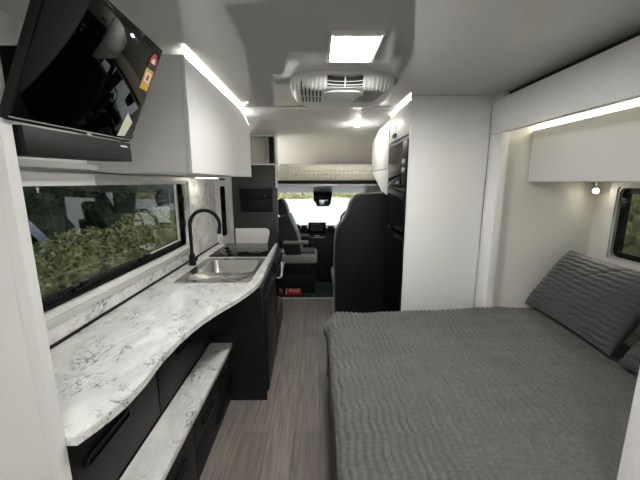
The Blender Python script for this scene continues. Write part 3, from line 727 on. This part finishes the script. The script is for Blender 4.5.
# ------------------------------------------------------------------ bed
TOP = .615
def tri(t): return abs((t % 1) - .5) * 4 - 1
def quilted(u, v, s=.027, w=.095, amp=.45):
    ph = v / s + amp * (math.sin(2 * PI * u / w) * .3 + .7 * tri(u / w + .25)) + .6 * noise.noise(Vector((u * 2.5, v * 2.5, 3)))
    return abs(math.sin(PI * ph)) ** .7
bed = thing('bed', 'double bed base and mattress in the slide out alcove', 'bed', (1.0, 1.5, 0))
link('bed_base', MB().box(.16, 1.24, .80, 2.18, .001, .30), 'black', bed)
link('mattress', MB().box(.13, 1.24, .80, 2.18, .31, .575, .05, 3).box(1.2, 1.97, .80, 2.17, .34, .575, .05, 3), 'wallw', bed)
X0, X1, Y0_, Y1_ = .085, 1.985, .768, 2.235
R = .055
def fold(t, L_):     # t arclength past start; top length L_, then a rounded fold, then straight down
    if t < L_: return t, 0.0
    a = (t - L_) / R
    if a < PI / 2: return L_ + R * math.sin(a), R * (1 - math.cos(a))
    return L_ + R, R + (t - L_ - R * PI / 2)
LX = X1 - X0 - R; LY = Y1_ - Y0_ - R
nu, nv = 560, 210
TU = LX + R * PI / 2 + .38; TV_ = LY + R * PI / 2 + .05
b = MB(); G = []
for i in range(nu + 1):
    row = []; tu = TU * i / nu
    dx, zx = fold(tu, LX)
    for j in range(nv + 1):
        tv_ = TV_ * j / nv
        dy, zy = fold(tv_, LY)
        x = X1 - dx; y = Y0_ + dy
        z = TOP - max(zx, zy) - .35 * min(zx, zy, .05)
        # pull the far foot corner in
        x -= .030 * math.exp(-((y - 2.06) / .05) ** 2) * math.exp(-((zx - .07) / .05) ** 2)
        if zx > 0 and dy > LY - .10:
            q = min(1, (dy - (LY - .10)) / .15); x += .05 * q * q
        # plump pillow end and soft undulation
        z += .035 * max(0, min(1, (x - .4) / .9)) * max(0, min(1, (y - 1.2) / .9)) 
        z += .014 * noise.noise(Vector((x * 2.2, y * 2.6, 0))) + .006 * noise.noise(Vector((x * 7, y * 6, 4)))
        if zx > R * .8:                     # hanging folds along the foot
            f = min(1, (zx - R * .8) / .15)
            x += f * (.012 * math.sin(y * 17 + 2 * noise.noise(Vector((y * 3, zx * 3, 0)))) + .012 * noise.noise(Vector((y * 8, zx * 5, 1)))) + .01 * f
        ridge = abs(noise.noise(Vector((x * 3.1, y * 2.1, 9))))
        z += .010 * max(0, 1 - ridge / .05) * (1 if zx < .01 and .3 < x < 1.2 else 0) * max(0, noise.noise(Vector((x * 1.3, y * 1.7, 30))))
        row.append(b.bm.verts.new((x, y, z)))
    G.append(row)
for i in range(nu):
    for j in range(nv): b.bm.faces.new((G[i][j], G[i][j + 1], G[i + 1][j + 1], G[i + 1][j]))
b.bm.normal_update()
dis = []
for i in range(nu + 1):
    for j in range(nv + 1):
        vv = G[i][j]; dis.append((vv, vv.co + vv.normal * .0135 * quilted(TV_ * j / nv, TU * i / nu, .033, .15, .62) * (.85 + .5 * noise.noise(Vector((vv.co.x * 4, vv.co.y * 4, 7))))))
for vv, q in dis: vv.co = q
spread_ = solo('bedspread', b, 'quilt', 'grey wave stitched quilted bedspread covering the bed', 'bedspread')
for p in spread_.data.polygons: p.use_smooth = True

def pillow(name, label, T, W=.72, H=.46, D=.095):
    b = MB(); n1, n2 = 130, 120
    for s in (1, -1):
        g = []
        for i in range(n1 + 1):
            row = []; u = -1 + 2 * i / n1
            for j in range(n2 + 1):
                v = -1 + 2 * j / n2
                e = max(0, (1 - abs(u) ** 3.2)) ** .55 * max(0, (1 - abs(v) ** 3.0)) ** .55
                pin = 1 - .055 * (1 - u * u) * 0 
                x = u * W / 2 * (1 - .05 * (1 - v * v)); y = v * H / 2 * (1 - .06 * (1 - u * u))
                z = D * e + .006 * noise.noise(Vector((x * 7, y * 7, s * 3))) * e
                z += .010 * quilted(x, y + .5, .034, .11, .42) * min(1, e * 2)
                # diagonal crease from the upper edge
                cr = abs((x + .02) - 1.15 * (y - .05)); z -= .010 * math.exp(-(cr / .015) ** 2) * min(1, max(0, (y + .02) / .2)) * min(1, e * 2)
                row.append(b.bm.verts.new((x, y, s * z)))
            g.append(row)
        for i in range(n1):
            for j in range(n2):
                f = (g[i][j], g[i + 1][j], g[i + 1][j + 1], g[i][j + 1]); b.bm.faces.new(f if s > 0 else f[::-1])
    bmesh.ops.remove_doubles(b.bm, verts=b.bm.verts, dist=.0004)
    b.xf(T)
    o = solo(name, b, 'pil', label, 'pillow', 'pillows at the head of the bed')
    for p in o.data.polygons: p.use_smooth = True
    return o
def lean(cx, cy, cz, ang, yaw):
    # local x -> along the bed head (world -Y), local y -> up the slope, local z -> facing the foot
    return Matrix.Translation((cx, cy, cz)) @ Matrix.Rotation(yaw, 4, 'Z') @ Matrix(((0, math.cos(ang), -math.sin(ang), 0), (-1, 0, 0, 0), (0, math.sin(ang), math.cos(ang), 0), (0, 0, 0, 1)))
pillow('pillow', 'slate wave stitched pillow leaning in the far corner under the window', lean(1.695, 1.862, .885, math.radians(56), math.radians(-3)), .745, .50)
pillow('pillow', 'slate wave stitched pillow at the right edge, nearest the camera', lean(1.70, 1.11, .85, math.radians(54), math.radians(2)), .72, .48)

# alcove overhead cabinet and lights
ob = thing('overhead_cabinet', 'white overhead cabinet inside the alcove above the pillows', 'cabinet', (1.74, 1.5, 1.58))
link('body', MB().box(1.502, AO - .002, .745, 2.248, 1.58, 1.93), 'alcove', ob)
link('door', MB().box(1.482, 1.50, .746, 2.236, 1.582, 1.922, .002), 'cabinet', ob)
solo('led_strip', MB().box(1.505, 1.53, .76, 2.23, 1.932, 1.942), 'warm', 'warm white led strip on top of the alcove cabinet', 'light strip')
rs_ = thing('bed_light', 'small lit reading spotlight below the alcove cabinet', 'light', (1.95, 2.2, 1.53))
link('mount', MB().cyl((1.955, 2.215, 1.578), (0, 0, -1), .016, .02, 18).tube([(1.955, 2.215, 1.56), (1.95, 2.205, 1.54)], .005, 8), 'chrome', rs_)
dv = Vector((-.55, -.6, -.45)).normalized(); c0 = Vector((1.953, 2.205, 1.535))
link('head', MB().tube([c0, c0 + dv * .035], [.012, .019], 18), 'chrome', rs_)
link('lens', MB().tube([c0 + dv * .0352, c0 + dv * .038], [.0165, .0165], 18), 'spot', rs_)

# right window
w = thing('window_2', 'small tinted window with rounded black frame above the pillows', 'window', (AO, (RY0 + RY1) / 2, RZ0), kind='structure')
def ringx(y0, y1, z0, z1, t, xa, xb, r): return MB().prism(rrect(y0, y1, z0, z1, r), 'x', xa, xb, holes=[rrect(y0 + t, y1 - t, z0 + t, z1 - t, max(r - t, .01))])
link('window_frame', ringx(RY0 - .045, RY1 + .045, RZ0 - .045, RZ1 + .035, .045, AO - .022, AO - .001, .06), 'panel', w)
link('inner_frame', ringx(RY0 + .001, RY1 - .001, RZ0 + .001, RZ1 - .001, .014, AO - .016, AO + .03, .05), 'alu', w)
link('frame_gasket', ringx(RY0 + .015, RY1 - .015, RZ0 + .015, RZ1 - .015, .035, AO + .005, AO + .035, .045), 'blackp', w)
link('pane', MB().box(AO + .036, AO + .042, RY0 + .005, RY1 - .005, RZ0 + .005, RZ1 - .005), glass_mat('smoked acrylic', (.42, .44, .42), 1), w)
for z in (1.44, 1.20):
    l = link('latch', MB().box(AO - .012, AO + .012, RY1 - .075, RY1 - .03, z - .035, z + .035, .006), 'blackm', w)
    link('latch_lever', MB().box(AO - .022, AO - .013, RY1 - .10, RY1 - .055, z - .016, z + .016, .005), 'blackm', l)

# ------------------------------------------------------------------ outside
GZ = -.75
gm = MB().box(-60, 60, -30, 120, GZ - .1, GZ)
struct('ground', gm, 'gravel', 'pale gravel ground outside', cat='ground')
def leafy(name, label, c, r, m, n, size, group=None, seed=1, cat='bush'):
    rnd = random.Random(seed); b = MB()
    b.blob(c, (r[0] * .86, r[1] * .86, r[2] * .86), 2.6, 24, 14, jit=.25)
    for k in range(n):
        th = rnd.uniform(0, 2 * PI); ph = math.acos(rnd.uniform(-.3, 1))
        q = Vector((math.cos(th) * math.sin(ph), math.sin(th) * math.sin(ph), math.cos(ph)))
        kk = (abs(q.x) ** 2.6 + abs(q.y) ** 2.6 + abs(q.z) ** 2.6) ** (-1 / 2.6) * rnd.uniform(.84, 1.08)
        p = Vector((c[0] + q.x * kk * r[0], c[1] + q.y * kk * r[1], c[2] + q.z * kk * r[2]))
        if p.z < GZ: continue
        a = Vector((rnd.uniform(-1, 1), rnd.uniform(-1, 1), rnd.uniform(-1, 1))).normalized(); d_ = a.orthogonal().normalized()
        s = size * rnd.uniform(.6, 1.3)
        b.quad(p - a * s, p + d_ * s * .35, p + a * s, p - d_ * s * .35)
    return solo(name, b, m, label, cat, group, smooth=False)
for i, (x, y, rx, ry, rz) in enumerate(((-3.5, .75, .75, .92, 1.05), (-3.55, 2.75, .8, .92, 1.12), (-3.5, 4.75, .75, .92, 1.0), (-3.6, 6.95, .85, 1.08, 1.1), (-3.5, 9.2, .8, 1.0, 1.15))):
    leafy('hedge_bush', ('leafy green bush outside the long window, nearest the partition', 'leafy green bush outside the middle of the long window', 'leafy green bush outside the tap end of the long window', 'leafy green bush beyond the entry door', 'leafy green bush furthest ahead on the kitchen side')[i], (x, y, GZ + .55), (rx, ry, rz), 'hedge', 3600, .05, 'bushes on the kitchen side', i + 3)
for i, (y, h) in enumerate(((0.5, 5.5), (5.9, 6.0), (11.3, 5.0), (16.7, 6))):
    leafy('dark_tree', ('dark dense tree far left behind the bushes', 'dark dense tree behind the parked blue grey van', 'dark dense tree past the parked van', 'dark dense tree furthest along the kitchen side')[i], (-11, y, GZ + 2.4), (2.2, 2.4, h * .72), 'pine', 2600, .22, 'dark trees on the kitchen side', i + 20, 'tree')
leafy('hedge_bush', 'green bush outside the small window by the pillows', (4.2, 2.6, GZ + .9), (1.1, 2.6, 1.9), 'hedge', 5200, .06, None, 41)
for i in range(1, 7):
    leafy('grass_clump', 'yellow dry grass bank seen through the windscreen', (-18 + 6.6 * i, 46 + (i % 2) * 5, GZ + .2), (4.0, 1.9, 1.9), 'dry', 1100, .3, 'yellow grass beyond the gravel', 60 + i, 'grass')
sd = thing('shed', 'long dark grey shed beyond the trees on the kitchen side', 'shed', (-19, 22, GZ))
link('wall', MB().box(-22, -16, -6, 50, GZ + .001, 3.6), mat('dark cladding', (.05, .055, .06), .6, vary=.3, bscale=3), sd)
link('roof', MB().prism([(-22.4, 3.6), (-15.6, 3.6), (-19, 5.2)], 'y', -6.3, 50.3), mat('grey roof sheet', (.18, .19, .2), .5), sd)
# parked van beyond the hedge
van = thing('parked_van', 'blue grey van parked behind the bushes outside the long window', 'van', (-6.2, 4.2, GZ))
link('body', MB().prism([(1.6, -.45), (6.9, -.45), (6.95, .1), (6.3, .35), (5.6, 1.15), (1.7, 1.2)], 'x', -7.1, -5.3, bev=.06), 'carp', van)
link('side_window', MB().prism([(4.55, .38), (6.0, .38), (5.45, 1.0), (4.55, 1.02)], 'x', -5.3, -5.285), 'blackg', van)
for y in (2.6, 5.95): link('wheel', MB().cyl((-5.45, y, GZ + .33), 'x', .33, .2, 28), 'tyre', van)

# ------------------------------------------------------------------ lights
def area(name, loc, rot, sx, sy, power, col=(1, .985, .96)):
    l = bpy.data.lights.new(name, 'AREA'); l.shape = 'RECTANGLE'; l.size = sx; l.size_y = sy; l.energy = power; l.color = col
    o = bpy.data.objects.new(name, l); COL.objects.link(o); o.location = loc; o.rotation_euler = rot
    return o
sp = bpy.data.lights.new('reading_beam', 'SPOT'); sp.energy = 2.5; sp.spot_size = math.radians(110); sp.spot_blend = .8; sp.color = (1, .9, .7); sp.shadow_soft_size = .015
so = bpy.data.objects.new('reading_beam', sp); COL.objects.link(so); so.location = c0 + dv * .045
so.rotation_euler = dv.to_track_quat('-Z', 'Y').to_euler()

wd = bpy.data.worlds.new('World'); S.world = wd; wd.use_nodes = True
N = wd.node_tree.nodes; L = wd.node_tree.links; bg = N['Background']
tc = N.new('ShaderNodeTexCoord'); sx = N.new('ShaderNodeSeparateXYZ'); L.new(tc.outputs['Generated'], sx.inputs[0])
cr = N.new('ShaderNodeValToRGB'); L.new(sx.outputs['Z'], cr.inputs[0])
cr.color_ramp.elements[0].position = 0.0; cr.color_ramp.elements[0].color = (.97, .98, 1, 1)
cr.color_ramp.elements[1].position = .7; cr.color_ramp.elements[1].color = (.88, .93, 1, 1)
L.new(cr.outputs[0], bg.inputs[0]); bg.inputs[1].default_value = 1.25

# ------------------------------------------------------------------ camera
cam = bpy.data.cameras.new('camera'); co = bpy.data.objects.new('camera', cam); COL.objects.link(co)
cam.sensor_width = 36; cam.lens = 36 * 314 / 640; cam.clip_start = .02; cam.clip_end = 300
co.location = (0, 0, 1.58); co.rotation_euler = (math.radians(90 - 10.5), 0, math.radians(-.55))
S.camera = co
S.view_settings.view_transform = 'Standard'; S.view_settings.look = 'None'
S.view_settings.exposure = 1.82; S.view_settings.gamma = 1; S.view_settings.use_curve_mapping = False
S.cycles.use_denoising = True
S.cycles.max_bounces = 10; S.cycles.diffuse_bounces = 5; S.cycles.transparent_max_bounces = 12
S.cycles.sample_clamp_indirect = 6
